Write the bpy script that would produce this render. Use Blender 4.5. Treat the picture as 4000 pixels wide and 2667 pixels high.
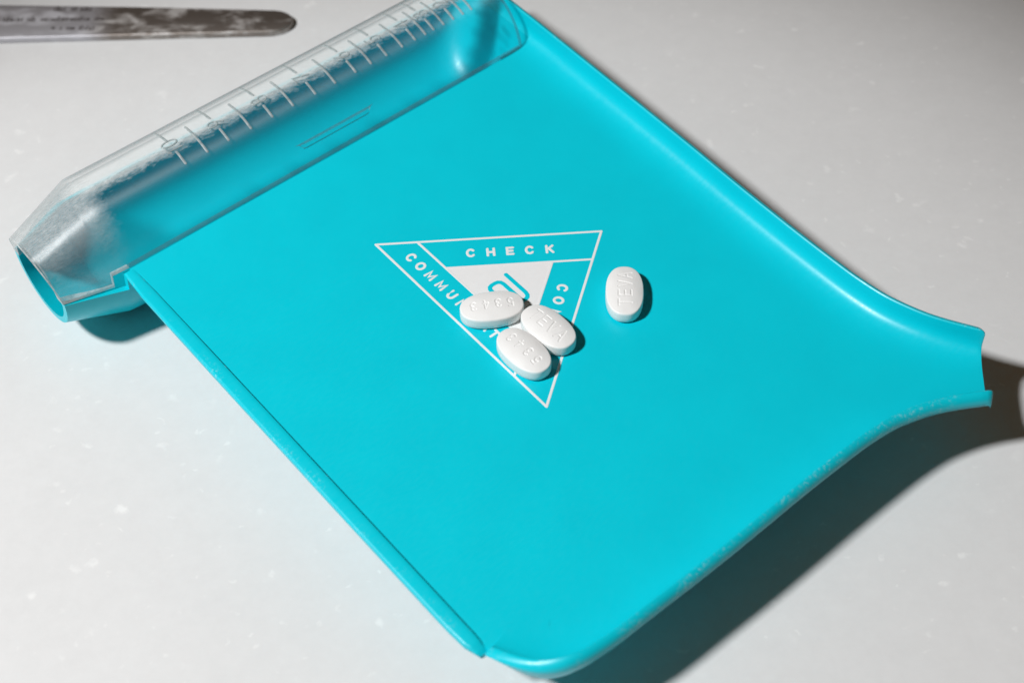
import bpy, bmesh, math, random
import numpy as np
from mathutils import Matrix, Vector
random.seed(4)
rng = np.random.default_rng(4)
MM = 0.001
R = math.radians
scene = bpy.context.scene
for o in list(bpy.data.objects):
    bpy.data.objects.remove(o)

# ------------------------------------------------------------------ frames
# tray frame: x along the trough, y towards the trough (away from the camera), z up from the plate, mm
SLOPE = 0.030
SLOPE_X = 0.006                  # and the spout side a little
TILT = math.atan(SLOPE)          # the trough lifts that side of the tray
TABLE_Z = -26.9                  # table below the tray's origin, along the tray's z
YAW = R(40.2)
LIFT = -TABLE_Z * math.cos(TILT) * math.cos(math.atan(SLOPE_X)) * MM
TRAY = (Matrix.Translation((0, 0, LIFT)) @ Matrix.Rotation(YAW, 4, 'Z')
        @ Matrix.Rotation(math.atan(SLOPE * math.cos(math.atan(SLOPE_X))), 4, 'X') @ Matrix.Rotation(-math.atan(SLOPE_X), 4, 'Y'))


def tray_point(x, y, z):
    return TRAY @ Vector((x * MM, y * MM, z * MM))


# ------------------------------------------------------------------ camera
plate = Matrix.Translation((-110.8 * MM, 306.6 * MM, 0)) @ Matrix.Rotation(R(40.2), 4, 'Z')
cam_data = bpy.data.cameras.new('camera')
cam = bpy.data.objects.new('camera', cam_data)
scene.collection.objects.link(cam)
cam.matrix_world = (TRAY @ plate.inverted() @ Matrix.Translation((0, 0, 345 * MM))
                    @ Matrix.Rotation(R(39), 4, 'X'))
cam_data.sensor_width = 36
cam_data.lens = 56
cam_data.clip_start = 0.02
cam_data.clip_end = 20
cam_data.dof.use_dof = True
cam_data.dof.focus_distance = 0.455
cam_data.dof.aperture_fstop = 11
cam_data.dof.aperture_blades = 8
scene.camera = cam

# ------------------------------------------------------------------ dim warm room and one hand held flash
world = bpy.data.worlds.new('World')
scene.world = world
world.use_nodes = True
bg = world.node_tree.nodes['Background']
bg.inputs[0].default_value = (1.0, 0.64, 0.37, 1)
bg.inputs[1].default_value = 0.060

flash_data = bpy.data.lights.new('flash', 'SPOT')
flash_data.energy = 76.0
flash_data.spot_size = R(29)
flash_data.spot_blend = 0.5
flash_data.shadow_soft_size = 0.060
flash_data.color = (0.985, 0.995, 1.0)
flash = bpy.data.objects.new('flash', flash_data)
scene.collection.objects.link(flash)
fpos = tray_point(-655, 100, 1000)
faim = Vector((0.022, -0.085, 0))
flash.location = fpos
flash.rotation_euler = (faim - fpos).to_track_quat('-Z', 'Y').to_euler()

scene.view_settings.view_transform = 'Standard'
scene.view_settings.look = 'None'
scene.view_settings.exposure = 0.0
scene.view_settings.gamma = 1.0
scene.cycles.max_bounces = 12
scene.cycles.transparent_max_bounces = 24
scene.cycles.caustics_reflective = False
scene.cycles.caustics_refractive = False


# ------------------------------------------------------------------ material helpers
def new_mat(name):
    m = bpy.data.materials.new(name)
    m.use_nodes = True
    nt = m.node_tree
    for n in list(nt.nodes):
        nt.nodes.remove(n)
    out = nt.nodes.new('ShaderNodeOutputMaterial')
    return m, nt, out


def N(nt, kind, **kw):
    n = nt.nodes.new(kind)
    for k, v in kw.items():
        if k.startswith('i_'):
            key = k[2:]
            n.inputs[int(key) if key.isdigit() else key.replace('_', ' ')].default_value = v
        else:
            setattr(n, k, v)
    return n


def L(nt, a, b):
    nt.links.new(a, b)


def noise(nt, vec, scale, detail=4, rough=0.55, dist=0.0):
    n = N(nt, 'ShaderNodeTexNoise')
    n.inputs['Scale'].default_value = scale
    n.inputs['Detail'].default_value = detail
    n.inputs['Roughness'].default_value = rough
    n.inputs['Distortion'].default_value = dist
    if vec is not None:
        L(nt, vec, n.inputs['Vector'])
    return n


def ramp(nt, fac, p0, c0, p1, c1):
    r = N(nt, 'ShaderNodeValToRGB')
    r.color_ramp.elements[0].position = p0
    r.color_ramp.elements[1].position = p1
    f = lambda c: (c, c, c, 1) if not isinstance(c, tuple) else c
    r.color_ramp.elements[0].color = f(c0)
    r.color_ramp.elements[1].color = f(c1)
    L(nt, fac, r.inputs[0])
    return r.outputs[0]


def mathn(nt, op, a, b=None, c=None):
    n = N(nt, 'ShaderNodeMath', operation=op)
    for i, v in enumerate((a, b, c)):
        if v is None:
            continue
        if isinstance(v, (int, float)):
            n.inputs[i].default_value = v
        else:
            L(nt, v, n.inputs[i])
    return n.outputs[0]


def mixc(nt, fac, a, b):
    n = N(nt, 'ShaderNodeMix', data_type='RGBA')
    for s, v in ((n.inputs[0], fac), (n.inputs[6], a), (n.inputs[7], b)):
        if isinstance(v, (int, float, tuple)):
            s.default_value = v
        else:
            L(nt, v, s)
    return n.outputs[2]


def objco(nt, scale=(1, 1, 1)):
    t = N(nt, 'ShaderNodeTexCoord')
    m = N(nt, 'ShaderNodeMapping')
    m.inputs['Scale'].default_value = scale
    L(nt, t.outputs['Object'], m.inputs['Vector'])
    return m.outputs[0]


# ------------------------------------------------------------------ materials
def teal_plastic():
    m, nt, out = new_mat('teal_plastic')
    p = N(nt, 'ShaderNodeBsdfPrincipled')
    co = objco(nt)
    n1 = noise(nt, co, 60, 3)
    base = mixc(nt, ramp(nt, n1.outputs[0], 0.3, 0.0, 0.7, 1.0),
                (0.0, 0.535, 0.65, 1), (0.0, 0.56, 0.675, 1))
    # tiny pale nicks and dust
    v = N(nt, 'ShaderNodeTexVoronoi', feature='F1')
    v.inputs['Scale'].default_value = 70
    L(nt, co, v.inputs['Vector'])
    rnd = N(nt, 'ShaderNodeSeparateColor')
    L(nt, v.outputs['Color'], rnd.inputs[0])
    dot = mathn(nt, 'LESS_THAN', v.outputs['Distance'], mathn(nt, 'MULTIPLY', rnd.outputs[1], 0.016))
    pick = mathn(nt, 'GREATER_THAN', rnd.outputs[0], 0.86)
    nick = mathn(nt, 'MULTIPLY', dot, pick)
    base = mixc(nt, mathn(nt, 'MULTIPLY', nick, 0.75), base, (0.75, 0.85, 0.85, 1))
    geo = N(nt, 'ShaderNodeAttribute', attribute_name='worn_edge')
    wear = geo.outputs['Fac']
    nw = noise(nt, co, 1100, 5, 0.75)
    nb = noise(nt, co, 70, 2)
    wear = mathn(nt, 'MULTIPLY', wear, ramp(nt, nw.outputs[0], 0.54, 0.0, 0.62, 1.0))
    wear = mathn(nt, 'MULTIPLY', wear, ramp(nt, nb.outputs[0], 0.48, 0.0, 0.62, 0.28))
    base = mixc(nt, wear, base, (0.70, 0.80, 0.78, 1))
    L(nt, base, p.inputs['Base Color'])
    n2 = noise(nt, objco(nt, (1, 3, 1)), 420, 3)
    L(nt, ramp(nt, n2.outputs[0], 0.3, 0.29, 0.8, 0.46), p.inputs['Roughness'])
    p.inputs['IOR'].default_value = 1.49
    p.inputs['Specular IOR Level'].default_value = 0.42
    b = N(nt, 'ShaderNodeBump')
    b.inputs['Strength'].default_value = 0.010
    b.inputs['Distance'].default_value = 0.0002
    n3 = noise(nt, objco(nt, (1, 4, 1)), 900, 2)
    L(nt, n3.outputs[0], b.inputs['Height'])
    L(nt, b.outputs[0], p.inputs['Normal'])
    L(nt, p.outputs[0], out.inputs[0])
    return m


def white_print():
    m, nt, out = new_mat('white_print')
    p = N(nt, 'ShaderNodeBsdfPrincipled')
    n1 = noise(nt, objco(nt), 500, 3)
    L(nt, mixc(nt, n1.outputs[0], (0.74, 0.745, 0.75, 1), (0.80, 0.80, 0.80, 1)), p.inputs['Base Color'])
    p.inputs['Roughness'].default_value = 0.5
    L(nt, p.outputs[0], out.inputs[0])
    return m


def pill_mat():
    m, nt, out = new_mat('white_tablet_coating')
    p = N(nt, 'ShaderNodeBsdfPrincipled')
    co = objco(nt)
    n1 = noise(nt, co, 300, 3)
    L(nt, mixc(nt, n1.outputs[0], (0.78, 0.775, 0.765, 1), (0.83, 0.825, 0.815, 1)), p.inputs['Base Color'])
    p.inputs['Roughness'].default_value = 0.42
    b = N(nt, 'ShaderNodeBump')
    b.inputs['Strength'].default_value = 0.35
    b.inputs['Distance'].default_value = 0.00012
    n2 = noise(nt, co, 2600, 3, 0.6)
    L(nt, n2.outputs[0], b.inputs['Height'])
    L(nt, b.outputs[0], p.inputs['Normal'])
    L(nt, p.outputs[0], out.inputs[0])
    return m


ANISO_ROT = 0.0


def clear_plastic():
    m, nt, out = new_mat('clear_plastic')
    co = objco(nt)
    sep = N(nt, 'ShaderNodeSeparateXYZ')
    L(nt, co, sep.inputs[0])
    bump = N(nt, 'ShaderNodeBump')
    bump.inputs['Strength'].default_value = 0.16
    bump.inputs['Distance'].default_value = 0.0002
    sc = noise(nt, objco(nt, (1, 0.35, 0.35)), 1800, 4, 0.7, 1.0)
    L(nt, sc.outputs[0], bump.inputs['Height'])
    tr = N(nt, 'ShaderNodeBsdfTransparent')
    tr.inputs[0].default_value = (0.98, 0.99, 0.99, 1)
    gl = N(nt, 'ShaderNodeBsdfGlossy')
    gl.inputs['Roughness'].default_value = 0.36
    gl.inputs['Anisotropy'].default_value = 0.62
    tang = N(nt, 'ShaderNodeTangent', direction_type='RADIAL', axis='X')
    L(nt, tang.outputs[0], gl.inputs['Tangent'])
    gl.inputs['Rotation'].default_value = ANISO_ROT
    L(nt, bump.outputs[0], gl.inputs['Normal'])
    lw = N(nt, 'ShaderNodeLayerWeight')
    lw.inputs['Blend'].default_value = 0.5
    fres = mathn(nt, 'MULTIPLY_ADD', mathn(nt, 'POWER', lw.outputs['Facing'], 5.0), 0.9, 0.026)
    mx = N(nt, 'ShaderNodeMixShader')
    zg = N(nt, 'ShaderNodeMapRange')
    zg.inputs['From Min'].default_value = 0.001
    zg.inputs['From Max'].default_value = -0.002
    zg.inputs['To Max'].default_value = 0.05
    L(nt, sep.outputs[0], zg.inputs['Value'])
    L(nt, mathn(nt, 'ADD', fres, zg.outputs[0]), mx.inputs[0])
    L(nt, tr.outputs[0], mx.inputs[1])
    L(nt, gl.outputs[0], mx.inputs[2])
    # scuffed tapered end; crest band of scuff haze with a pale reflection painted in
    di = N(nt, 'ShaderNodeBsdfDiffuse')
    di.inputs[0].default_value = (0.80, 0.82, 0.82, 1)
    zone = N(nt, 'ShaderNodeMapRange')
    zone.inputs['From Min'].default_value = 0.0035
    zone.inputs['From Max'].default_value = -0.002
    n1 = noise(nt, co, 90, 5, 0.6)
    n2 = noise(nt, objco(nt, (0.4, 1, 1)), 1500, 4, 0.7)
    n3 = noise(nt, objco(nt, (0.8, 1.6, 1)), 420, 6, 0.75)
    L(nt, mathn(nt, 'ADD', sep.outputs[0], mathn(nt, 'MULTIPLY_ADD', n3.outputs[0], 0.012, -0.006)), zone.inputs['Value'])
    sc1 = ramp(nt, n1.outputs[0], 0.38, 0.0, 0.68, 1.0)
    sc2 = ramp(nt, n2.outputs[0], 0.45, 0.0, 0.62, 1.0)
    cone = mathn(nt, 'MULTIPLY', mathn(nt, 'MULTIPLY', sc1, sc2), mathn(nt, 'MULTIPLY', zone.outputs[0], 0.10))
    cone = mathn(nt, 'ADD', cone, mathn(nt, 'MULTIPLY_ADD', zone.outputs[0], 0.02, 0.001))
    cb = N(nt, 'ShaderNodeMapRange')  # white painted over the neck's far side, brightening the shaded wall behind
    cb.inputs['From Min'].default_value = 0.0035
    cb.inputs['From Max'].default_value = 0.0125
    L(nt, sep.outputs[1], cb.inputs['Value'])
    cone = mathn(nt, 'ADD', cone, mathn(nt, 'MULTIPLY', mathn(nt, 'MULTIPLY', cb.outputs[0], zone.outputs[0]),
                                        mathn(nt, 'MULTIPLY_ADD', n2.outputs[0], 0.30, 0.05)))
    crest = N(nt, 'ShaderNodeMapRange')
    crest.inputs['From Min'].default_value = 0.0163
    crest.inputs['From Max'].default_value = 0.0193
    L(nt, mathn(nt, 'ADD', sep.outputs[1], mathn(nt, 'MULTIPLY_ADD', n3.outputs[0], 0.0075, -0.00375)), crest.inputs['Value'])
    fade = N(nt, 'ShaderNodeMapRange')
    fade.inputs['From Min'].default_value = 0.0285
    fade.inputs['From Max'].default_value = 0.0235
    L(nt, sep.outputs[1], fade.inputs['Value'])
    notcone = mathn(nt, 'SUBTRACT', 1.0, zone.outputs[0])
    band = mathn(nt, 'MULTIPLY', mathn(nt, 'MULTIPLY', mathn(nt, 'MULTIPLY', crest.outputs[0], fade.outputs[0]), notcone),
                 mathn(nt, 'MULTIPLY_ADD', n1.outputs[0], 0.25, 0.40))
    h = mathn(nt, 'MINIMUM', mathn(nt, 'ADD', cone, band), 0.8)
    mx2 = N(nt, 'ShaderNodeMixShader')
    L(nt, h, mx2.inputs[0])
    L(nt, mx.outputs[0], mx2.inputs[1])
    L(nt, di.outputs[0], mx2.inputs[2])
    L(nt, mx2.outputs[0], out.inputs[0])
    return m


def clear_edge(name='clear_plastic_cut_edge', haze=0.55, col=(0.72, 0.74, 0.74), tint=(0.85, 0.9, 0.9)):
    m, nt, out = new_mat(name)
    p = N(nt, 'ShaderNodeBsdfPrincipled')
    p.inputs['Base Color'].default_value = col + (1,)
    p.inputs['Roughness'].default_value = 0.3
    t = N(nt, 'ShaderNodeBsdfTransparent')
    t.inputs[0].default_value = tint + (1,)
    n1 = noise(nt, objco(nt), 700, 3)
    mx = N(nt, 'ShaderNodeMixShader')
    L(nt, ramp(nt, n1.outputs[0], 0.25, haze * 0.6, 0.75, min(1, haze * 1.4)), mx.inputs[0])
    L(nt, t.outputs[0], mx.inputs[1])
    L(nt, p.outputs[0], mx.inputs[2])
    L(nt, mx.outputs[0], out.inputs[0])
    return m


def counter_mat():
    m, nt, out = new_mat('white_solid_surface')
    p = N(nt, 'ShaderNodeBsdfPrincipled')
    co = objco(nt)
    n0 = noise(nt, co, 9, 4)
    base = mixc(nt, ramp(nt, n0.outputs[0], 0.3, 0.0, 0.7, 1.0), (0.69, 0.69, 0.69, 1), (0.72, 0.72, 0.72, 1))
    m1 = noise(nt, co, 130, 5, 0.7)
    m2 = noise(nt, co, 420, 4, 0.7)
    mm_ = mathn(nt, 'ADD', mathn(nt, 'MULTIPLY_ADD', m1.outputs[0], 0.10, 0.925), mathn(nt, 'MULTIPLY_ADD', m2.outputs[0], 0.06, -0.02))
    mul = N(nt, 'ShaderNodeMix', data_type='RGBA', blend_type='MULTIPLY')
    mul.inputs[0].default_value = 1.0
    L(nt, base, mul.inputs[6])
    cmb = N(nt, 'ShaderNodeCombineColor')
    for ch_ in range(3):
        L(nt, mm_, cmb.inputs[ch_])
    L(nt, cmb.outputs[0], mul.inputs[7])
    base = mul.outputs[2]
    wob = noise(nt, co, 160, 3)
    vec = N(nt, 'ShaderNodeMix', data_type='VECTOR')
    vec.inputs[0].default_value = 0.009
    L(nt, co, vec.inputs[4])
    L(nt, wob.outputs['Color'], vec.inputs[5])
    for sc, thr, lim, amt in ((105, 0.20, 0.25, 0.8), (210, 0.21, 0.40, 0.7), (50, 0.10, 0.35, 0.9)):
        v = N(nt, 'ShaderNodeTexVoronoi', feature='F1')
        v.inputs['Scale'].default_value = sc
        L(nt, vec.outputs[1], v.inputs['Vector'])
        rnd = N(nt, 'ShaderNodeSeparateColor')
        L(nt, v.outputs['Color'], rnd.inputs[0])
        blob = ramp(nt, v.outputs['Distance'], thr * 0.3, 1.0, thr, 0.0)
        pick = mathn(nt, 'GREATER_THAN', rnd.outputs[0], lim)
        f = mathn(nt, 'MULTIPLY', mathn(nt, 'MULTIPLY', blob, pick), mathn(nt, 'MULTIPLY', rnd.outputs[1], amt))
        base = mixc(nt, f, base, (0.82, 0.82, 0.815, 1))
    v = N(nt, 'ShaderNodeTexVoronoi', feature='F1')
    v.inputs['Scale'].default_value = 33
    L(nt, co, v.inputs['Vector'])
    rnd = N(nt, 'ShaderNodeSeparateColor')
    L(nt, v.outputs['Color'], rnd.inputs[0])
    speck = mathn(nt, 'MULTIPLY', mathn(nt, 'LESS_THAN', v.outputs['Distance'], 0.03),
                  mathn(nt, 'GREATER_THAN', rnd.outputs[0], 0.965))
    base = mixc(nt, mathn(nt, 'MULTIPLY', speck, 0.5), base, (0.32, 0.28, 0.24, 1))
    L(nt, base, p.inputs['Base Color'])
    p.inputs['Roughness'].default_value = 0.42
    L(nt, p.outputs[0], out.inputs[0])
    return m


def steel_mat():
    m, nt, out = new_mat('scuffed_steel')
    p = N(nt, 'ShaderNodeBsdfPrincipled')
    p.inputs['Metallic'].default_value = 1.0
    co = objco(nt)
    sep = N(nt, 'ShaderNodeSeparateXYZ')
    L(nt, co, sep.inputs[0])
    n1 = noise(nt, objco(nt, (0.45, 1, 1)), 150, 6, 0.65, 0.4)
    n2 = noise(nt, objco(nt, (0.06, 1, 1)), 1400, 3)
    # paler, bluer and less metallic by the etching, smeared towards the tip
    pale_part = N(nt, 'ShaderNodeMapRange')
    pale_part.inputs['From Min'].default_value = -0.033
    pale_part.inputs['From Max'].default_value = -0.043
    L(nt, mathn(nt, 'ADD', sep.outputs[0], mathn(nt, 'MULTIPLY_ADD', n1.outputs[0], 0.02, -0.01)), pale_part.inputs['Value'])
    smear = ramp(nt, n1.outputs[0], 0.49, 0.0, 0.63, 1.0)
    c = mixc(nt, smear, (0.27, 0.235, 0.21, 1), (0.66, 0.635, 0.62, 1))
    c = mixc(nt, mathn(nt, 'MULTIPLY', pale_part.outputs[0], 0.85), c, (0.60, 0.60, 0.65, 1))
    c = mixc(nt, mathn(nt, 'MULTIPLY', n2.outputs[0], 0.25), c, (0.25, 0.24, 0.24, 1))
    L(nt, c, p.inputs['Base Color'])
    met = mathn(nt, 'SUBTRACT', 0.88, mathn(nt, 'ADD', mathn(nt, 'MULTIPLY', smear, 0.40), mathn(nt, 'MULTIPLY', pale_part.outputs[0], 0.22)))
    L(nt, met, p.inputs['Metallic'])
    r = mathn(nt, 'MULTIPLY_ADD', n2.outputs[0], 0.15, 0.42)
    L(nt, r, p.inputs['Roughness'])
    L(nt, p.outputs[0], out.inputs[0])
    return m


def flat_mat(name, col, rough=0.5):
    m, nt, out = new_mat(name)
    p = N(nt, 'ShaderNodeBsdfPrincipled')
    n1 = noise(nt, objco(nt), 900, 2)
    L(nt, mixc(nt, n1.outputs[0], tuple(c * 0.85 for c in col) + (1,), tuple(min(1, c * 1.15) for c in col) + (1,)),
      p.inputs['Base Color'])
    p.inputs['Roughness'].default_value = rough
    L(nt, p.outputs[0], out.inputs[0])
    return m


TEAL = teal_plastic()
PRINT = white_print()
PILL = pill_mat()
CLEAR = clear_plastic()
EDGE = clear_edge()
RIDGE = clear_edge('clear_moulded_ridge', 0.50, (0.58, 0.62, 0.62), (0.50, 0.58, 0.59))
SEAM = clear_edge('clear_plastic_seam', 0.06, (0.6, 0.65, 0.65), (0.50, 0.62, 0.64))
COUNTER = counter_mat()
STEEL = steel_mat()
INK = flat_mat('grey_etching', (0.045, 0.036, 0.034), 0.7)


# ------------------------------------------------------------------ mesh helpers (input in mm)
def link(name, me, mat=None, parent=None):
    o = bpy.data.objects.new(name, me)
    scene.collection.objects.link(o)
    for m in (mat if isinstance(mat, (list, tuple)) else [mat] if mat else []):
        me.materials.append(m)
    if parent:
        o.parent = parent
    return o


def mesh(name, verts, faces, smooth=True, sharp=35, mats=None, fix=True):
    me = bpy.data.meshes.new(name)
    me.from_pydata([tuple(c * MM for c in v) for v in verts], [], faces)
    me.update()
    if fix:
        bm = bmesh.new()
        bm.from_mesh(me)
        bmesh.ops.remove_doubles(bm, verts=bm.verts, dist=1e-7)
        bmesh.ops.recalc_face_normals(bm, faces=bm.faces)
        bm.to_mesh(me)
        bm.free()
    if smooth:
        me.polygons.foreach_set('use_smooth', [True] * len(me.polygons))
        if sharp:
            me.set_sharp_from_angle(angle=R(sharp))
    me.update()
    return me


def loft(rings, closed_ring=True, cap0=False, cap1=False):
    n = len(rings[0])
    verts = [p for r in rings for p in r]
    faces = []
    for i in range(len(rings) - 1):
        for j in range(n if closed_ring else n - 1):
            k = (j + 1) % n
            faces.append((i * n + j, i * n + k, (i + 1) * n + k, (i + 1) * n + j))
    if cap0:
        faces.append(tuple(range(n))[::-1])
    if cap1:
        faces.append(tuple((len(rings) - 1) * n + j for j in range(n)))
    return verts, faces


def lerp(a, b, t):
    return a + (b - a) * t


def interp(x, xs, ys):
    return float(np.interp(x, xs, ys))


def smooth_path(pts, n=4, step=1.6):
    """Catmull-Rom through pts."""
    P = [np.array(p, float) for p in pts]
    P = [2 * P[0] - P[1]] + P + [2 * P[-1] - P[-2]]
    out = []
    for i in range(1, len(P) - 2):
        m = max(1, int(np.linalg.norm(P[i + 1] - P[i]) / step))
        for k in range(m):
            t = k / m
            a, b, c, d = P[i - 1], P[i], P[i + 1], P[i + 2]
            out.append(0.5 * (2 * b + (c - a) * t + (2 * a - 5 * b + 4 * c - d) * t * t + (3 * b - a - 3 * c + d) * t ** 3))
    out.append(P[-2])
    return np.array(out)


# ------------------------------------------------------------------ stroke letters (unit height, centred on 0)
def arc(cx, cy, rx, ry, a0, a1, n=14):
    return [(cx + rx * math.cos(R(a0 + (a1 - a0) * i / n)), cy + ry * math.sin(R(a0 + (a1 - a0) * i / n))) for i in range(n + 1)]


GLYPH = {
    'C': [arc(0, 0, .40, .46, 42, 318, 20)],
    'O': [arc(0, 0, .42, .46, 0, 360, 26)],
    'H': [[(-.36, -.46), (-.36, .46)], [(.36, -.46), (.36, .46)], [(-.36, 0), (.36, 0)]],
    'E': [[(.33, .44), (-.33, .44), (-.33, -.44), (.33, -.44)], [(-.33, 0), (.25, 0)]],
    'K': [[(-.34, -.46), (-.34, .46)], [(.34, .46), (-.30, -.04)], [(-.10, .10), (.36, -.46)]],
    'M': [[(-.46, -.46), (-.40, .44), (0, -.30), (.40, .44), (.46, -.46)]],
    'U': [[(-.36, .46), (-.36, -.08)] + arc(0, -.08, .36, .38, 180, 360, 12) + [(.36, .46)]],
    'N': [[(-.36, -.46), (-.36, .44), (.36, -.44), (.36, .46)]],
    'I': [[(0, -.46), (0, .46)]],
    'A': [[(-.38, -.46), (0, .46), (.38, -.46)], [(-.22, -.14), (.22, -.14)]],
    'T': [[(-.36, .44), (.36, .44)], [(0, .44), (0, -.46)]],
    'V': [[(-.36, .46), (0, -.46), (.36, .46)]],
    '0': [arc(0, 0, .30, .46, 0, 360, 22)],
    '1': [[(-.14, .28), (.04, .46), (.04, -.46)]],
    '2': [arc(0, .18, .28, .28, 165, -20, 10) + [(-.28, -.46), (.30, -.46)]],
    '3': [arc(-.02, .22, .26, .24, 150, -75, 10), arc(-.02, -.21, .30, .25, 85, -150, 10)],
    '4': [[(.30, -.16), (-.32, -.16), (.12, .46), (.12, -.46)]],
    '5': [[(.26, .46), (-.22, .46), (-.26, .06)] + arc(-.01, -.16, .29, .30, 125, -145, 12)],
    '6': [[(.20, .46), (-.14, .16)] + arc(0, -.17, .28, .29, 150, 510, 18)],
    '7': [[(-.30, .46), (.30, .46), (-.06, -.46)]],
    '8': [arc(0, .22, .23, .24, 0, 360, 18), arc(0, -.22, .28, .25, 0, 360, 18)],
    '9': [arc(0, .17, .28, .29, -30, 330, 18)[::-1] + [(-.16, -.46)]],
}


def stroke_ribbon(verts, faces, pts, w, h, place):
    """raised rounded ribbon along pts (2-D), placed with place(x, y, z)."""
    P = [np.array(p, float) for p in pts]
    closed = np.linalg.norm(P[0] - P[-1]) < 1e-6
    if closed:
        P = P[:-1]
    n = len(P)
    cross = [(-1, 0), (-.92, .72), (-.6, .98), (.6, 1.0), (.92, .72), (1, 0)]
    rows = []
    for i in range(n):
        if closed:
            t0, t1 = P[i] - P[i - 1], P[(i + 1) % n] - P[i]
        else:
            t0 = P[i] - P[i - 1] if i else P[1] - P[0]
            t1 = P[i + 1] - P[i] if i < n - 1 else P[-1] - P[-2]
        t0 = t0 / np.linalg.norm(t0)
        t1 = t1 / np.linalg.norm(t1)
        t = t0 + t1
        t = t / max(1e-6, np.linalg.norm(t))
        k = min(1.5, 1 / max(.4, float(t @ t0)))
        nn = np.array((-t[1], t[0])) * k
        rows.append((P[i], nn, 1.0, t))
    if not closed:
        def caps(p, t, nn, sgn):
            r = []
            for a in (25, 50, 75):
                r.append((p + sgn * t * (w / 2) * math.sin(R(a)), nn / np.linalg.norm(nn), math.cos(R(a)), t))
            return r
        rows = caps(P[0], rows[0][3], rows[0][1], -1)[::-1] + rows + caps(P[-1], rows[-1][3], rows[-1][1], 1)
    base = len(verts)
    m = len(cross)
    for p, nn, s, t in rows:
        for cx, cz in cross:
            q = p + nn * cx * s * w / 2
            verts.append(place(q[0], q[1], cz * h * (0.5 + 0.5 * s)))
    nr = len(rows)
    for i in range(nr if closed else nr - 1):
        a, b = i, (i + 1) % nr
        for j in range(m - 1):
            faces.append((base + a * m + j, base + a * m + j + 1, base + b * m + j + 1, base + b * m + j))


# ================================================================== countertop
def box(x0, x1, y0, y1, z0, z1):
    v = [(x, y, z) for z in (z0, z1) for y in (y0, y1) for x in (x0, x1)]
    f = [(0, 2, 3, 1), (4, 5, 7, 6), (0, 1, 5, 4), (1, 3, 7, 5), (3, 2, 6, 7), (2, 0, 4, 6)]
    return v, f


v, f = box(-520, 760, -560, 640, -30, 0)
counter = link('countertop', mesh('countertop', v, f, smooth=False), COUNTER)
counter['kind'] = 'structure'

# ================================================================== counting tray
tray = bpy.data.objects.new('counting_tray', None)
tray.empty_display_size = 0.02
scene.collection.objects.link(tray)
tray.matrix_world = TRAY
tray['label'] = 'turquoise plastic pill counting tray with clear lidded trough and corner spout'
tray['category'] = 'counting tray'

# ---- rim lines in plan (x, v) with v = -y
NE = [(157.3, -1.0), (156.4, 34), (155.4, 71), (154.4, 96), (153.9, 118), (153.9, 134.3), (154.1, 142), (154.9, 150.3),
      (156.4, 156.6), (158.6, 163.0), (161.5, 168.9), (166.0, 176.6)]
K0 = 28.1
SE_tip_to_corner = [(b - K0, a + K0) for a, b in NE[::-1]]      # mirrored in the tray's diagonal
SEP = [p for p in SE_tip_to_corner if p[0] > 85]
corner = [(60, 182.6), (40, 182.5), (26, 182.4), (19.5, 182.0), (14.2, 181.2), (9.8, 179.6), (6.2, 177.0), (3.6, 173.8),
          (1.7, 170.3), (0.2, 166.4), (-0.9, 162.6)]
ne = smooth_path(NE)
se = smooth_path(SEP + corner)

PROF = [(0.0, 4.9), (0.04, 5.7), (0.3, 6.55), (0.85, 7.3), (1.55, 7.8), (2.15, 8.0), (2.5, 7.75), (2.64, 7.0), (2.76, 5.4), (2.95, 4.0),
        (3.35, 2.8), (4.2, 1.75), (5.8, 0.9), (8.2, 0.36), (11.2, 0.06), (14.0, 0.0), (16.5, 0.0)]
BACK = [(0.0, 4.9), (0.5, 3.4), (1.6, 1.7), (3.2, 0.2), (5.4, -1.0), (8.4, -1.7), (12.0, -2.0), (16.5, -2.05)]
D = [d for d, z in PROF]


def normals2(path, flip=1):
    t = np.gradient(path, axis=0)
    t /= np.linalg.norm(t, axis=1)[:, None]
    return flip * np.c_[-t[:, 1], t[:, 0]]


SHORT = 12
# straight run of the far-right wall: profile swept inward until the spout zone
V0 = 110.0                      # where the diagonal sections of the spout start
verts, faces = [], []


def add_strip(path, nrm, hscale, m=len(PROF)):
    global verts, faces
    base = len(verts)
    for p, nn, hs in zip(path, nrm, hscale):
        for d, z in PROF[:m]:
            q = p + nn * d
            verts.append((q[0], -q[1], z * hs))
    for i in range(len(path) - 1):
        for j in range(m - 1):
            a = base + i * m + j
            faces.append((a, a + 1, a + m + 1, a + m))
    return [base + i * m + m - 1 for i in range(len(path))], base


BACK_CORNER = [(0.0, 4.9), (0.3, 3.0), (0.8, 1.0), (1.4, -1.0), (2.1, -2.6), (2.9, -3.2), (8.0, -3.0), (16.5, -2.05)]


def add_back(path, nrm, hscale, mixs, m=len(BACK)):
    base = len(verts)
    for p, nn, hs, mx_ in zip(path, nrm, hscale, mixs):
        for (d0, z0), (d1, z1) in list(zip(BACK, BACK_CORNER))[:m]:
            d, z = lerp(d0, d1, mx_), lerp(z0, z1, mx_)
            q = p + nn * d
            verts.append((q[0], -q[1], z * hs if z > 0 else z))
    for i in range(len(path) - 1):
        for j in range(m - 1):
            a = base + i * m + j
            faces.append((a, a + m, a + m + 1, a + 1))
    return [base + i * m + m - 1 for i in range(len(path))], base


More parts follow.
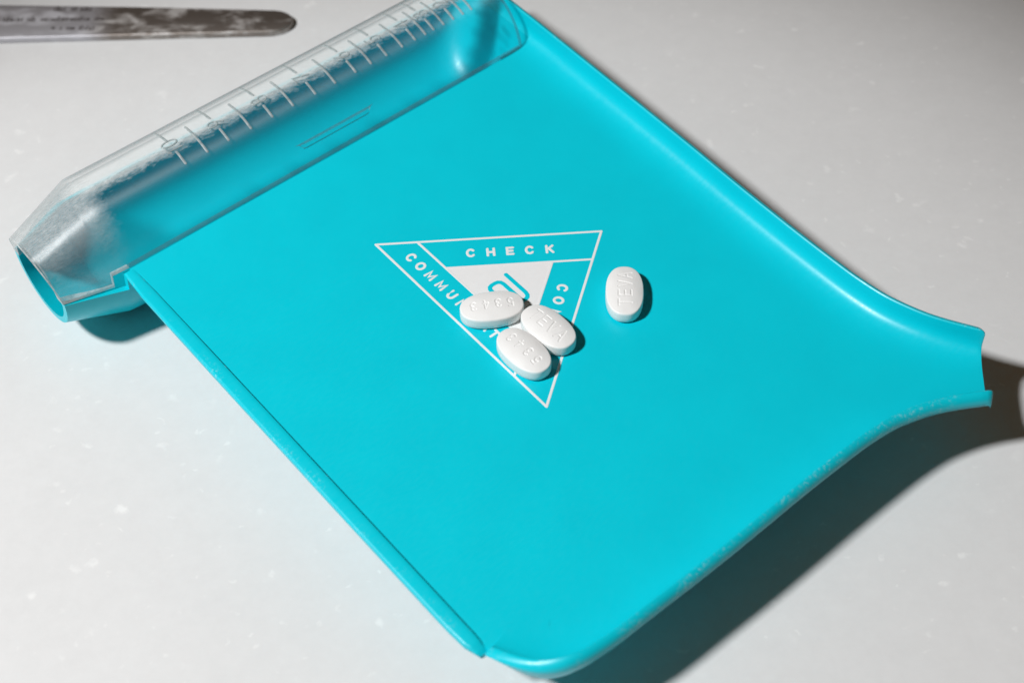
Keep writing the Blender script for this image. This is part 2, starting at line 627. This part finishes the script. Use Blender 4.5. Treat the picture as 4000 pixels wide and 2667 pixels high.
ne_run = np.array([p for p in ne if p[1] <= V0])
ne_run[-1] = (interp(V0, ne[:, 1], ne[:, 0]), V0)
ne_n = normals2(ne_run, 1)
if (ne_n[0] @ np.array((-1, 0))) < 0:
    ne_n = -ne_n
ne_n[0] = (-1, 0)
ne_n[-1] = (-1, 0)
e1, b1 = add_strip(ne_run, ne_n, [1] * len(ne_run))
ext = np.array([(157.5, -41.0), (157.5, -30.0), (157.45, -15.0), tuple(ne_run[0])])
ext_n = np.array([(-1.0, 0.0)] * 4)
add_strip(ext, ext_n, [1] * 4, SHORT)
X0 = V0 - K0
se_run = np.array([p for p in se if p[0] <= X0 + 0.01])
se_run = np.vstack([[(X0, V0 * 0 + 154.4 + K0 + 0.05)], se_run[se_run[:, 0] < X0 - 0.5]])
se_run[0, 1] = interp(X0, se[::-1, 0], se[::-1, 1])
se_n = normals2(se_run, 1)
if (se_n[0] @ np.array((0, -1))) < 0:
    se_n = -se_n
se_n[0] = (0, -1)
arclen = np.r_[0, np.cumsum(np.linalg.norm(np.diff(se_run, axis=0), axis=1))]
rem = arclen[-1] - arclen
hs_se = [lerp(0.22, 1.0, min(1, r / 22) ** 0.75) for r in rem]
e2, b2 = add_strip(se_run, se_n, hs_se)

# spout zone: diagonal sections from the NE rim to its mirror on the SE rim
sp = np.array([p for p in ne if p[1] > V0 + 0.8])
sp = np.vstack([[ne_run[-1]], sp])
tipd = sp[-1] - sp[-2]
sp = np.vstack([sp[:-1]] + [sp[-1] - tipd / np.linalg.norm(tipd) * q for q in (1.3, 0.8, 0.45, 0.2, 0.06, 0.0)])
mir = np.c_[sp[:, 1] - K0, sp[:, 0] + K0]
mir[0] = se_run[0]
dense_ne = sp
dense_all = np.vstack([ne, np.c_[ne[:, 1] - K0, ne[:, 0] + K0]])


def dist_to(path, q):
    a, b = path[:-1], path[1:]
    ab = b - a
    t = np.clip(((q - a) * ab).sum(1) / (ab * ab).sum(1), 0, 1)
    return np.linalg.norm(a + ab * t[:, None] - q, axis=1).min()


m = len(PROF)
tip_drop = []
sec = []
for k, (A, B) in enumerate(zip(sp, mir)):
    mid = (A + B) / 2
    ts = np.linspace(0, 1, 160)
    dd = np.array([dist_to(ne, A + (mid - A) * t) for t in ts])
    dd = np.maximum.accumulate(dd - dd[0])
    dmax = dd[-1]
    half = []
    for d, z in PROF:
        if dmax < D[-1] and d > 3:
            d2 = 3 + (d - 3) * (dmax - 3) / (D[-1] - 3)
        else:
            d2 = d
        t = interp(d2, dd, ts)
        half.append((A + (mid - A) * t, z))
    if k == 0:
        half = [(A + np.array((-1, 0)) * d, z) for d, z in PROF]
    to_end = float(np.linalg.norm(sp[-1] - A))
    drop = 0.0 if to_end > 2.4 else 2.4 - math.sqrt(max(0.0, 2.4 ** 2 - (2.4 - to_end) ** 2))
    tip_drop.append(drop)
    half = [(q, max(z - drop * max(0.0, 1 - d / 4.5), min(z, 0.3))) for (q, z), (d, _) in zip(half, PROF)]
    row = []
    for q, z in half:
        row.append((q[0], -q[1], z))
    for q, z in half[::-1]:
        qq = (q[1] - K0, q[0] + K0)
        row.append((qq[0], -qq[1], z))
    if k == 0:
        for j, (d, z) in enumerate(PROF):
            q = se_run[0] + np.array((0, -1)) * d
            row[len(row) - 1 - j] = (q[0], -q[1], z)
    sec.append(row)
# round off the two lips at the mouth
base = len(verts)
for row in sec:
    verts += row
w = len(sec[0])
for i in range(len(sec) - 1):
    for j in range(w - 1):
        a = base + i * w + j
        faces.append((a, a + 1, a + w + 1, a + w))
spout_top_first = [base + j for j in range(w)]
# underside of the spout (offset shell)
under = []
bb = len(verts)
for row, drop in zip(sec, tip_drop):
    ur = []
    for j, (x, y, z) in enumerate(row):
        jj = min(j, w - 1 - j)
        d = D[jj]
        # same rim edge at the outer lip, otherwise a shell 2 mm below
        zz = interp(d, [b_[0] for b_ in BACK], [b_[1] for b_ in BACK])
        ur.append((x, y, min(zz, z - 0.05) - 0.15 * drop * max(0.0, 1 - d / 3)))
    under += ur
verts += under
for i in range(len(sec) - 1):
    for j in range(w - 1):
        a = bb + i * w + j
        faces.append((a, a + w, a + w + 1, a + 1))
# mouth edge
la = base + (len(sec) - 1) * w
lb = bb + (len(sec) - 1) * w
for j in range(w - 1):
    faces.append((la + j, la + j + 1, lb + j + 1, lb + j))
# back of the straight walls
f1, g1 = add_back(ne_run, ne_n, [1] * len(ne_run), [0] * len(ne_run))
add_back(ext, ext_n, [1] * 4, [0] * 4, 4)
f2, g2 = add_back(se_run, se_n, hs_se, [max(0.0, min(1.0, 1.6 - r / 28)) for r in rem])
# end face of the corner wall, by the side lip
mP, mB = len(PROF), len(BACK)
pe = b2 + (len(se_run) - 1) * mP
be = g2 + (len(se_run) - 1) * mB
faces.append(tuple([pe + j for j in range(mP)] + [be + j for j in range(mB - 1, 0, -1)]))

# floor: one flat sheet inside the walls, its own island so that it stays flat
floor = []
for i in e1:
    floor.append(verts[i])
floor_sp = sec[0]
for j in range(m - 1, m + 1):
    floor.append(floor_sp[j])
for i in e2:
    floor.append(verts[i])
floor += [(1.0, -162.05, 0), (1.0, -90.0, 0), (1.0, -30.0, 0), (1.0, -3.0, 0), (0.4, -1.6, 0), (-0.6, -1.0, 0), (0.2, -0.2, 0), (60, -0.2, 0), (140.8, -0.2, 0)]
ded = []
for p in floor:
    if not ded or (Vector(p) - Vector(ded[-1])).length > 0.05:
        ded.append(p)
floor = ded
fb = len(verts)
verts += floor
from mathutils.geometry import tessellate_polygon
tess = tessellate_polygon([[Vector(p) for p in floor]])
for t in tess:
    faces.append(tuple(fb + i for i in t))
# underside and the edge above the trough
n = len(floor)
verts += [(x, y, -2.05) for x, y, z in floor]
for t in tess:
    faces.append(tuple(fb + n + i for i in t[::-1]))
for i in range(n):
    k = (i + 1) % n
    faces.append((fb + i, fb + k, fb + n + k, fb + n + i))
body_me = mesh('plate', verts, faces, sharp=40, fix=False)
bm = bmesh.new()
bm.from_mesh(body_me)
bmesh.ops.recalc_face_normals(bm, faces=bm.faces)
bm.to_mesh(body_me)
bm.free()
body_me.set_sharp_from_angle(angle=R(40))


def worn(me, test):
    at = me.attributes.new('worn_edge', 'FLOAT', 'POINT')
    at.data.foreach_set('value', [test(*[c / MM for c in v.co]) for v in me.vertices])


rim_pts = np.vstack([ne, np.c_[ne[:, 1] - K0, ne[:, 0] + K0], se])


def rim_wear(x, y, z):
    if z < 1.5:
        return 0.0
    d = np.hypot(rim_pts[:, 0] - x, rim_pts[:, 1] + y).min()
    return 1.0 if d < 2.3 else 0.0


worn(body_me, rim_wear)
body = link('plate', body_me, TEAL, tray)

# ---- raised lip along the open side
rings = []
for v_ in np.r_[np.linspace(1.2, 12, 10), np.linspace(16, 156, 29), np.linspace(157, 161.5, 10)]:
    h = interp(v_, [1.2, 4, 12, 40, 156, 158.5, 160.5, 161.5], [0.08, 0.15, 0.55, 0.8, 1.0, 0.75, 0.05, -0.7])
    xo = interp(v_, [1.2, 6, 12, 40, 100, 150, 157, 161.5], [-2.4, -2.7, -3.1, -3.25, -3.4, -3.3, -2.9, -1.5])
    xi = 1.02
    zb = -2.3 + 0 * v_
    wob = 0.06 * math.sin(v_ * .9) + 0.05 * math.sin(v_ * .37 + 1)
    sec_ = [(xi, zb), (xo + 0.75, zb), (xo + 0.25, -1.5), (xo + 0.02 + wob * .4, -0.45), (xo + 0.12 + wob * .5, h - 0.34), (xo + 0.38, h - 0.07),
            (xo + 0.8, h), (-0.3, h + 0.02), (0.65, h - 0.02), (0.93, h - 0.13), (xi, h - 0.5 if h > 0.5 else -0.02)]
    rings.append([(x, -v_, z) for x, z in sec_])
vv, ff = loft(rings, True, True, True)
lip_me = mesh('side_lip', vv, ff, sharp=50)
worn(lip_me, lambda x, y, z: 0.9 if (x < -2.2 and z > -0.2) or (x > 0.8 and z > 0) else 0.0)
link('side_lip', lip_me, TEAL, tray)

# ---- trough: half pipe with a tapered open end
US = [-21.3, -20.9, -18, -14, -10, -6, -3.2, -2.6, -2.2, 0, 3, 8, 20, 40, 60, 80, 100, 128]
NA = 30


def trough_sec(u, lift=0.0):
    vc = interp(u, [-21.3, -2, 6], [-15.0, -18.4, -18.5])
    zc = interp(u, [-21.3, -2, 6], [-2.0, -5.7, -6.0])
    ro = interp(u, [-21.3, -2, 6], [14.6, 21.1, 21.4])
    ri = ro - 2.0
    ln = interp(u, [-21.3, -2.4, -2.3, 0], [-1.0, -5.2, -0.6, -0.6])       # height of the land, near side
    lf = interp(u, [-21.3, 0], [-1.2, -3.0])                               # far side
    out_, inn = [], []
    for rad, lst in ((ro, out_), (ri, inn)):
        a0 = -math.asin(max(-1, min(1, (ln - zc) / rad)))                  # measured downwards from +v
        a1 = math.pi + math.asin(max(-1, min(1, (lf - zc) / rad)))
        for i in range(NA + 1):
            a = a0 + (a1 - a0) * i / NA
            lst.append((vc + rad * math.cos(a), zc - rad * math.sin(a)))
    return out_, inn


rings = []
for u in US:
    o_, i_ = trough_sec(u)
    rings.append([(u, -v_, z) for v_, z in o_] + [(u, -v_, z) for v_, z in i_[::-1]])
# closed far end: the pipe sweeps up to the rim
o_, i_ = trough_sec(128)
for s in (0.1, 0.2, 0.3, 0.4, 0.5, 0.6, 0.68, 0.76, 0.83, 0.89, 0.94, 0.97, 1.0):
    u = 128 + 25.2 * s
    e = s ** 4.5
    e2_ = (s * .97) ** 4.5
    ring = []
    for (v_, z) in o_:
        ring.append((u + 1.6 * s, -(v_), lerp(z, -1.5, e2_ * 0.9)))
    for (v_, z) in i_[::-1]:
        ring.append((u, -v_, lerp(z, 1.73, e)))
    rings.append(ring)
vv, ff = loft(rings, True, True, True)
link('trough', mesh('trough', vv, ff, sharp=40), TEAL, tray)

# ---- feet under the spout side
for (x, v_) in ((48, 150), (122, 150)):
    z_t = TABLE_Z + SLOPE * v_ - SLOPE_X * x
    rr = [[(x + r_ * math.cos(a), -v_ + r_ * math.sin(a), z) for a in np.linspace(0, 2 * math.pi, 17)[:-1]]
          for z, r_ in ((-1.9, 5.0), (z_t + 1.2, 4.0), (z_t + 0.15, 3.2))]
    vv, ff = loft(rr, True, True, True)
    link('foot', mesh('foot', vv, ff), TEAL, tray)

# ---- clear cover over the trough
CV, CZ, CR = -19.0, -2.5, 19.45
CUS = [-21.6, -21.2, -18, -14, -10, -6.2, -5.7, -5.4, -4, -2, -0.8, 0.0, 0.8, 2, 8, 20, 40, 60, 80, 100, 120, 140, 148.6, 149.2]


def cover_circle(u):
    t = max(-0.3, min(1.0, (u + 21.3) / 21.0))
    return (lerp(-14.9, CV, t), lerp(-1.2, CZ, t), lerp(14.3, CR, t))


NC = 44
EDGE_N = 2
rings, ring_u = [], []
for u in CUS:
    vc, zc, ro = cover_circle(u)
    ri = ro - interp(u, [-21.6, -17, -12], [3.3, 3.0, 1.7])
    if u <= 0:
        zn = interp(u, [-21.6, -5.7, -5.4, 0], [-0.6, -4.0, 0.5, 0.4])
    else:
        zn = 0.35
    zf = interp(u, [-21.6, 0], [-1.0, -2.8])
    rows = []
    for rad in (ro, ri):
        a0 = math.asin(max(-1, min(1, (zn - zc) / rad)))
        a1 = math.pi - math.asin(max(-1, min(1, (zf - zc) / rad)))
        av = [a0, a0 + 1.1 / rad] + list(np.linspace(a0 + 1.1 / rad, a1, NC)[1:])
        rows.append([(vc + rad * math.cos(a), zc + rad * math.sin(a)) for a in av])
    o_, i_ = rows
    ring = []
    for q, (v_, z) in enumerate(o_ + i_[::-1]):
        lean = -0.17 * max(0, z) * max(0.0, min(1.0, (-u - 6) / 15))
        if lean and q < len(o_):
            c1, z1, r1 = cover_circle(u + lean)
            r0 = ro if q < len(o_) else ri
            f_ = (r1 - (ro - r0)) / r0
            v_, z = c1 + (v_ - vc) * f_, z1 + (z - zc) * f_
        ring.append((u + (lean if q < len(o_) else lean * 0.25), -v_, z))
    rings.append(ring)
vv, ff = loft(rings, True)
nring = len(rings[0])
last = (len(rings) - 1) * nring
for j in range(nring // 2 - 1):
    ff.append((j, j + 1, nring - 2 - j, nring - 1 - j))
    ff.append((last + j, last + j + 1, last + nring - 2 - j, last + nring - 1 - j))
n_side = (len(rings) - 1) * nring
half = nring // 2
me = mesh('cover', vv, ff, sharp=40, fix=False)
bm = bmesh.new()
bm.from_mesh(me)
bmesh.ops.recalc_face_normals(bm, faces=bm.faces)
bm.to_mesh(me)
bm.free()
me.set_sharp_from_angle(angle=R(40))
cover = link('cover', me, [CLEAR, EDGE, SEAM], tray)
cover['label'] = 'clear hinged lid with scale marks'
for i, p in enumerate(me.polygons):
    if i >= n_side:
        p.material_index = 1 if i % 2 == n_side % 2 else 2
        continue
    r_, j = divmod(i, nring)
    if j in (nring - 1, half - 1):
        p.material_index = 1 if (r_ < 11 and j == nring - 1) else 2
    elif j == 0 and r_ < 11:
        p.material_index = 1
    elif r_ == 0 and j < nring:
        p.material_index = 1
    elif r_ == 6:
        p.material_index = 1 if j < 2 else 0


def on_cover(u, ang, lift):
    a = R(ang)
    vc, zc, rr = cover_circle(u)
    rr += lift
    return (u, -(vc + rr * math.cos(a)), zc + rr * math.sin(a))


# moulded scale: ticks and numerals, sub-parts of the cover
NUM = [(29.3, '10'), (44.4, '9'), (60.1, '8'), (75.9, '7'), (91.2, '6'), (103.2, '5'), (114.5, '4'), (122.0, '3'), (130.0, '2'), (137.4, '1')]
LONG = [36.9, 52.35, 67.7, 83.4, 97.2, 109.4, 118.6, 126.0, 133.9]


def tick(u, a0, a1):
    vv, ff = [], []
    pts = [(u, a) for a in np.linspace(a0, a1, 10)]
    k = math.pi / 180 * CR
    stroke_ribbon(vv, ff, [(0, (a - 90) * k) for _, a in pts], 0.78, 0.26,
                  lambda x, y, z: on_cover(u + x, 90 + y / k, z - 0.02))
    link('tick_mark', mesh('tick_mark', vv, ff, fix=True), RIDGE, cover)


def numeral(u, ang, ch, h=5.4):
    vv, ff = [], []
    k = math.pi / 180 * CR
    for st in GLYPH[ch]:
        # text runs up the curve (growing angle), tops of the figures towards the tapered end
        stroke_ribbon(vv, ff, [(px * h * 0.72, py * h) for px, py in st], 0.55, 0.25,
                      lambda x, y, z: on_cover(u - y, ang + x / k, z - 0.02))
    link('numeral', mesh('numeral', vv, ff, fix=True), RIDGE, cover)


for u, s in NUM:
    tick(u, 66, 79.5)
    tick(u, 96, 120)
    if len(s) == 2:
        numeral(u, 82.5, s[0])
        numeral(u, 91.5, s[1])
    else:
        numeral(u, 87.3, s)
for u in LONG:
    tick(u, 66, 101)

# thumb grip: a long scooped bar moulded into the cover
vv, ff = [], []
rings = []
for i in range(25):
    t = i / 24
    u = lerp(61.5, 91.0, t)
    e = math.sin(math.pi * min(1, max(0, min(t, 1 - t) * 9)) / 2)
    w = 0.12 + 0.88 * e
    top = 33.2
    ring = []
    for a, l in ((0, 0.03), (0.7, 0.55), (1.6, 0.75), (3.2, 0.6), (5.2, 0.3), (6.6, 0.03)):
        ring.append(on_cover(u - (0.6 if t > .5 else -0.6) * (a / 6.6) * (1 - e) * 3, top - a * w, l * (0.2 + 0.8 * w) + 0.01))
    rings.append(ring)
vv, ff = loft(rings, False)
gm = mesh('thumb_grip', vv, ff)
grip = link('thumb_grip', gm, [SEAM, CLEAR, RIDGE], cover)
for i, p in enumerate(gm.polygons):
    p.material_index = (0, 0, 1, 1, 2)[i % 5]

# ---- printed emblem
emblem_v, emblem_f = [], []
flat = lambda x, y, z: (x, -y, z + 0.012)
P1, P2, P3 = (60.1, 38.7), (114.2, 77.4), (59.6, 115.6)


def lin(p, q, t):
    return (p[0] + (q[0] - p[0]) * t, p[1] + (q[1] - p[1]) * t)


def meet(p, d, q, e):
    M_ = np.array([[d[0], -e[0]], [d[1], -e[1]]])
    s, _ = np.linalg.solve(M_, np.array(q) - np.array(p))
    return (p[0] + d[0] * s, p[1] + d[1] * s)


def sub(a, b):
    return (a[0] - b[0], a[1] - b[1])


dAB, dBC, dAC = sub(P2, P1), sub(P3, P2), sub(P3, P1)
emblem = bpy.data.objects.new('printed_emblem', None)
emblem.empty_display_size = 0.01
scene.collection.objects.link(emblem)
emblem.parent = tray
emblem['label'] = 'white printed triangle emblem on the plate'

# frame lines: outer triangle, then the three inner lines of the pinwheel
L1a = meet((70.0, 45.0), dAC, P1, dAB)            # on AB
X12 = (70.3, 59.3)                                # lines 1 and 2 meet
L2a = meet(X12, dAB, P2, dBC)                     # line 2 on BC
L3e = (60.0, 101.8)                               # line 3 on AC
X13 = meet(X12, dAC, L3e, dBC)
X23 = meet(X12, dAB, L3e, dBC)
for a, b, i in ((P1, P2, 0), (P2, P3, 1), (P3, P1, 2), (L1a, X13, 3), (L2a, X12, 4), (X23, L3e, 5)):
    vv, ff = [], []
    stroke_ribbon(vv, ff, [a, lin(a, b, .5), b], 0.74, 0.045, lambda x, y, z: (x, -y, z + 0.010 + 0.004 * i))
    link('frame_line', mesh('frame_line', vv, ff), PRINT, emblem)
# white centre
tri = [X12, X23, X13]
vv = [(x, -y, 0.03) for x, y in tri] + [(x, -y, -0.05) for x, y in tri]
link('white_panel', mesh('white_panel', vv, [(0, 1, 2), (0, 3, 4, 1), (1, 4, 5, 2), (2, 5, 3, 0)], smooth=False), PRINT, emblem)
# teal mark on the white centre
for pts in ([(81.7, 72.3), (81.7, 77), (81.7, 81.0)] + [(81.45, 82.1), (80.9, 82.75), (80.0, 83.0), (79.0, 83.0), (77.6, 83.0)],
            [(78.9, 82.9), (78.9, 78), (78.9, 74.6), (78.65, 73.6), (78.0, 73.0), (77.2, 72.8), (76.0, 72.75), (75.1, 73.0), (74.6, 73.7), (74.5, 75.0), (74.5, 79.0)]):
    vv, ff = [], []
    stroke_ribbon(vv, ff, pts, 1.3, 0.03, lambda x, y, z: (x, -y, z + 0.035))
    link('emblem_mark', mesh('emblem_mark', vv, ff), TEAL, emblem)


def print_word(items, d, h, wf, sw):
    d = np.array(d, float)
    d /= np.linalg.norm(d)
    up = np.array((d[1], -d[0]))                  # the text's up, in (x, v)
    for ch, (cx, cy) in items:
        vv, ff = [], []
        for k, st in enumerate(GLYPH[ch]):
            stroke_ribbon(vv, ff, st_scale(st, h * wf, h), sw, 0.05,
                          lambda x, y, z: (cx + d[0] * x + up[0] * y, -(cy + d[1] * x + up[1] * y), z + 0.012 + 0.003 * k))
        link('printed_letter', mesh('printed_letter', vv, ff), PRINT, emblem)


def st_scale(st, sx, sy):
    return [(x * sx, y * sy) for x, y in st]


print_word(zip('CHECK', [(79.3, 59.2), (84.0, 62.7), (88.6, 66.0), (93.2, 69.4), (97.9, 72.9)]), dAB, 2.8, 0.92, 0.78)
print_word(zip('COMMUNICATI', [(64.95, v_) for v_ in (49.4, 53.85, 58.6, 63.5, 68.2, 72.7, 76.2, 79.6, 83.4, 87.1, 90.2)]),
           (0, 1), 2.8, 0.92, 0.78)
print_word(zip('CON', [(90.8, 86.6), (86.9, 89.4), (82.9, 92.3)]), dBC, 2.8, 0.92, 0.78)

# ================================================================== tablets
def seg_dist(X, Y, segs):
    best = np.full(X.shape, 1e9)
    for (ax, ay), (bx, by) in segs:
        dx, dy = bx - ax, by - ay
        t = np.clip(((X - ax) * dx + (Y - ay) * dy) / (dx * dx + dy * dy + 1e-12), 0, 1)
        best = np.minimum(best, np.hypot(X - ax - t * dx, Y - ay - t * dy))
    return best


PL, PW, PE = 9.06, 5.37, 2.35


def tablet(name, text, x, v_, axis_deg, flip, label, seed, tilt=0.0):
    r = np.random.default_rng(seed)
    hh, sp, step = (4.0, 2.75, 3.35) if text == 'TEVA' else (3.0, 2.2, 3.5)
    segs = []
    for i, ch in enumerate(text):
        cx = (i - (len(text) - 1) / 2) * step
        for st in GLYPH[ch]:
            pts = [(px * sp + cx, py * hh) for px, py in st]
            segs += list(zip(pts[:-1], pts[1:]))
    nr, na = 62, 220
    th = np.linspace(0, 2 * np.pi, na, endpoint=False)
    c, s = np.cos(th), np.sin(th)
    ox = PL * np.sign(c) * np.abs(c) ** (2 / PE)
    oy = PW * np.sign(s) * np.abs(s) ** (2 / PE)
    nrm = np.c_[np.sign(c) * np.abs(c) ** (2 - 2 / PE) / PL, np.sign(s) * np.abs(s) ** (2 - 2 / PE) / PW]
    nrm /= np.linalg.norm(nrm, axis=1)[:, None]
    rings = []
    # underside dome, wall, rounded shoulder, then the top dome with the debossed writing
    for rad, z in ((0.25, 0.0), (0.6, 0.10), (0.85, 0.35), (0.97, 0.66)):
        rings.append(np.c_[ox * rad, oy * rad, np.full(na, z)])
    for off, z in ((-0.10, 0.78), (0.0, 0.95), (0.03, 2.2), (0.02, 3.5), (-0.02, 3.85), (-0.12, 4.10), (-0.30, 4.25)):
        rings.append(np.c_[ox + nrm[:, 0] * off, oy + nrm[:, 1] * off, np.full(na, z)])
    bx, by = ox - nrm[:, 0] * 0.30, oy - nrm[:, 1] * 0.30
    for k in range(1, nr):
        q = 1 - k / nr
        X, Y = bx * q, by * q
        z = 4.25 + 0.95 * (1 - q ** 2.2)
        dd = seg_dist(X, Y, segs)
        cut = np.clip((0.36 - dd) / 0.26, 0, 1)
        lipz = np.exp(-((dd - 0.42) / 0.13) ** 2) * 0.012
        z = z - 0.14 * cut * cut * (3 - 2 * cut) + lipz
        rings.append(np.c_[X, Y, z])
    rings = np.array(rings)
    nrr = len(rings)
    # gentle unevenness
    ph = r.uniform(0, 6, 4)
    rings[:, :, 2] += 0.02 * np.sin(rings[:, :, 0] * .9 + ph[0]) * np.sin(rings[:, :, 1] * 1.3 + ph[1]) * (rings[:, :, 2] > 3)
    verts = [tuple(p) for p in rings.reshape(-1, 3)]
    faces = []
    for i in range(nrr - 1):
        for j in range(na):
            k = (j + 1) % na
            faces.append((i * na + j, i * na + k, (i + 1) * na + k, (i + 1) * na + j))
    faces.append(tuple(range(na))[::-1])
    verts.append((0, 0, float(rings[-1][:, 2].mean())))
    for j in range(na):
        faces.append(((nrr - 1) * na + j, (nrr - 1) * na + (j + 1) % na, len(verts) - 1))
    me = mesh(name, verts, faces, sharp=None, fix=False)
    o = link(name, me, PILL)
    ang = -axis_deg + (180 if flip else 0)
    o.matrix_world = (TRAY @ Matrix.Translation((x * MM, -v_ * MM, 0.06 * MM)) @ Matrix.Rotation(R(ang), 4, 'Z')
                      @ Matrix.Rotation(R(tilt), 4, 'X'))
    o['label'] = label
    o['category'] = 'tablet'
    o['group'] = 'white tablets on the tray'
    return o


tablet('tablet', '5343', 68.86, 81.47, 29.8, True, 'white oval tablet stamped 5343 covering the foot of the white triangle, beside the letters COMMUN', 1)
tablet('tablet', 'TEVA', 76.11, 97.24, 87.4, False, 'white oval tablet stamped TEVA within the touching trio, nearest the letters CO', 2)
tablet('tablet', '5343', 65.44, 99.28, 89.3, True, 'white oval tablet stamped 5343 lying nearest the lower tip of the printed triangle', 3)
tablet('tablet', 'TEVA', 101.26, 101.27, 132.2, True, 'lone white oval tablet stamped TEVA lying apart, outside the printed triangle', 4)

# ================================================================== steel spatula on the counter
spat = bpy.data.objects.new('steel_spatula', None)
spat.empty_display_size = 0.02
scene.collection.objects.link(spat)
spat['label'] = 'scuffed steel counting spatula with rounded end lying on the white counter'
spat['category'] = 'spatula'
top_edge = [(-175, 159.8), (-76.5, 155.6), (-24.4, 153.4), (12, 151.4), (22.5, 150.7)]
low_edge = [(-175, 134.4), (-72.5, 136.4), (-22.0, 137.5), (12, 138.2), (22.5, 138.4)]
xs = np.concatenate([np.linspace(-175, 15, 20), [18.5, 22.5]])
up_ = [(x, interp(x, [p[0] for p in top_edge], [p[1] for p in top_edge])) for x in xs]
lo_ = [(x, interp(x, [p[0] for p in low_edge], [p[1] for p in low_edge])) for x in xs]
cx_, cy_, ry_ = 22.5, (150.7 + 138.4) / 2, (150.7 - 138.4) / 2
tip = [(cx_ + 9.0 * math.cos(R(a)) ** 0.9, cy_ + ry_ * math.sin(R(a))) for a in range(78, -79, -12)]
outline = np.array(up_ + tip + lo_[::-1])
cen = outline.mean(axis=0)


def inset(o_, d):
    t = np.roll(o_, -1, 0) - np.roll(o_, 1, 0)
    t /= np.linalg.norm(t, axis=1)[:, None]
    nn = np.c_[t[:, 1], -t[:, 0]]
    return o_ + nn * d


rings = [[(x, y, z) for x, y in inset(outline, d)] for d, z in ((0.25, 0.0), (0.0, 0.25), (0.0, 2.0), (0.12, 2.35), (0.45, 2.5))]
vv, ff = loft(rings, True, True, True)
blade = link('blade', mesh('blade', vv, ff, sharp=50), STEEL, spat)
# worn, unreadable etching: three rows of small strokes
for row, (x0, y0, x1, y1, gaps) in enumerate(((-55.9, 152.2, -41.8, 151.7, (5.0, 8.8)),
                                              (-73.3, 146.4, -36.8, 146.3, (7.8, 12.2, 32.0)),
                                              (-54.8, 141.5, -39.5, 140.9, (1.6, 4.4, 9.0)))):
    vv, ff = [], []
    ln = math.hypot(x1 - x0, y1 - y0)
    s = 0.0
    while s < ln:
        if not any(abs(s - g) < 0.8 for g in gaps):
            t = s / ln
            x, y = lerp(x0, x1, t), lerp(y0, y1, t)
            hgt = random.choice((1.4, 1.4, 1.9, 2.3))
            kind = random.random()
            pts = [(x, y - .6), (x, y - .6 + hgt)] if kind < .6 else [(x - .25, y - .5), (x + .3, y + .1), (x - .2, y + .7)]
            stroke_ribbon(vv, ff, pts, 0.46, 0.02, lambda a, b, c: (a, b, 2.495 + c))
        s += random.uniform(0.55, 0.95)
    link('etched_line', mesh('etched_line', vv, ff), INK, spat)
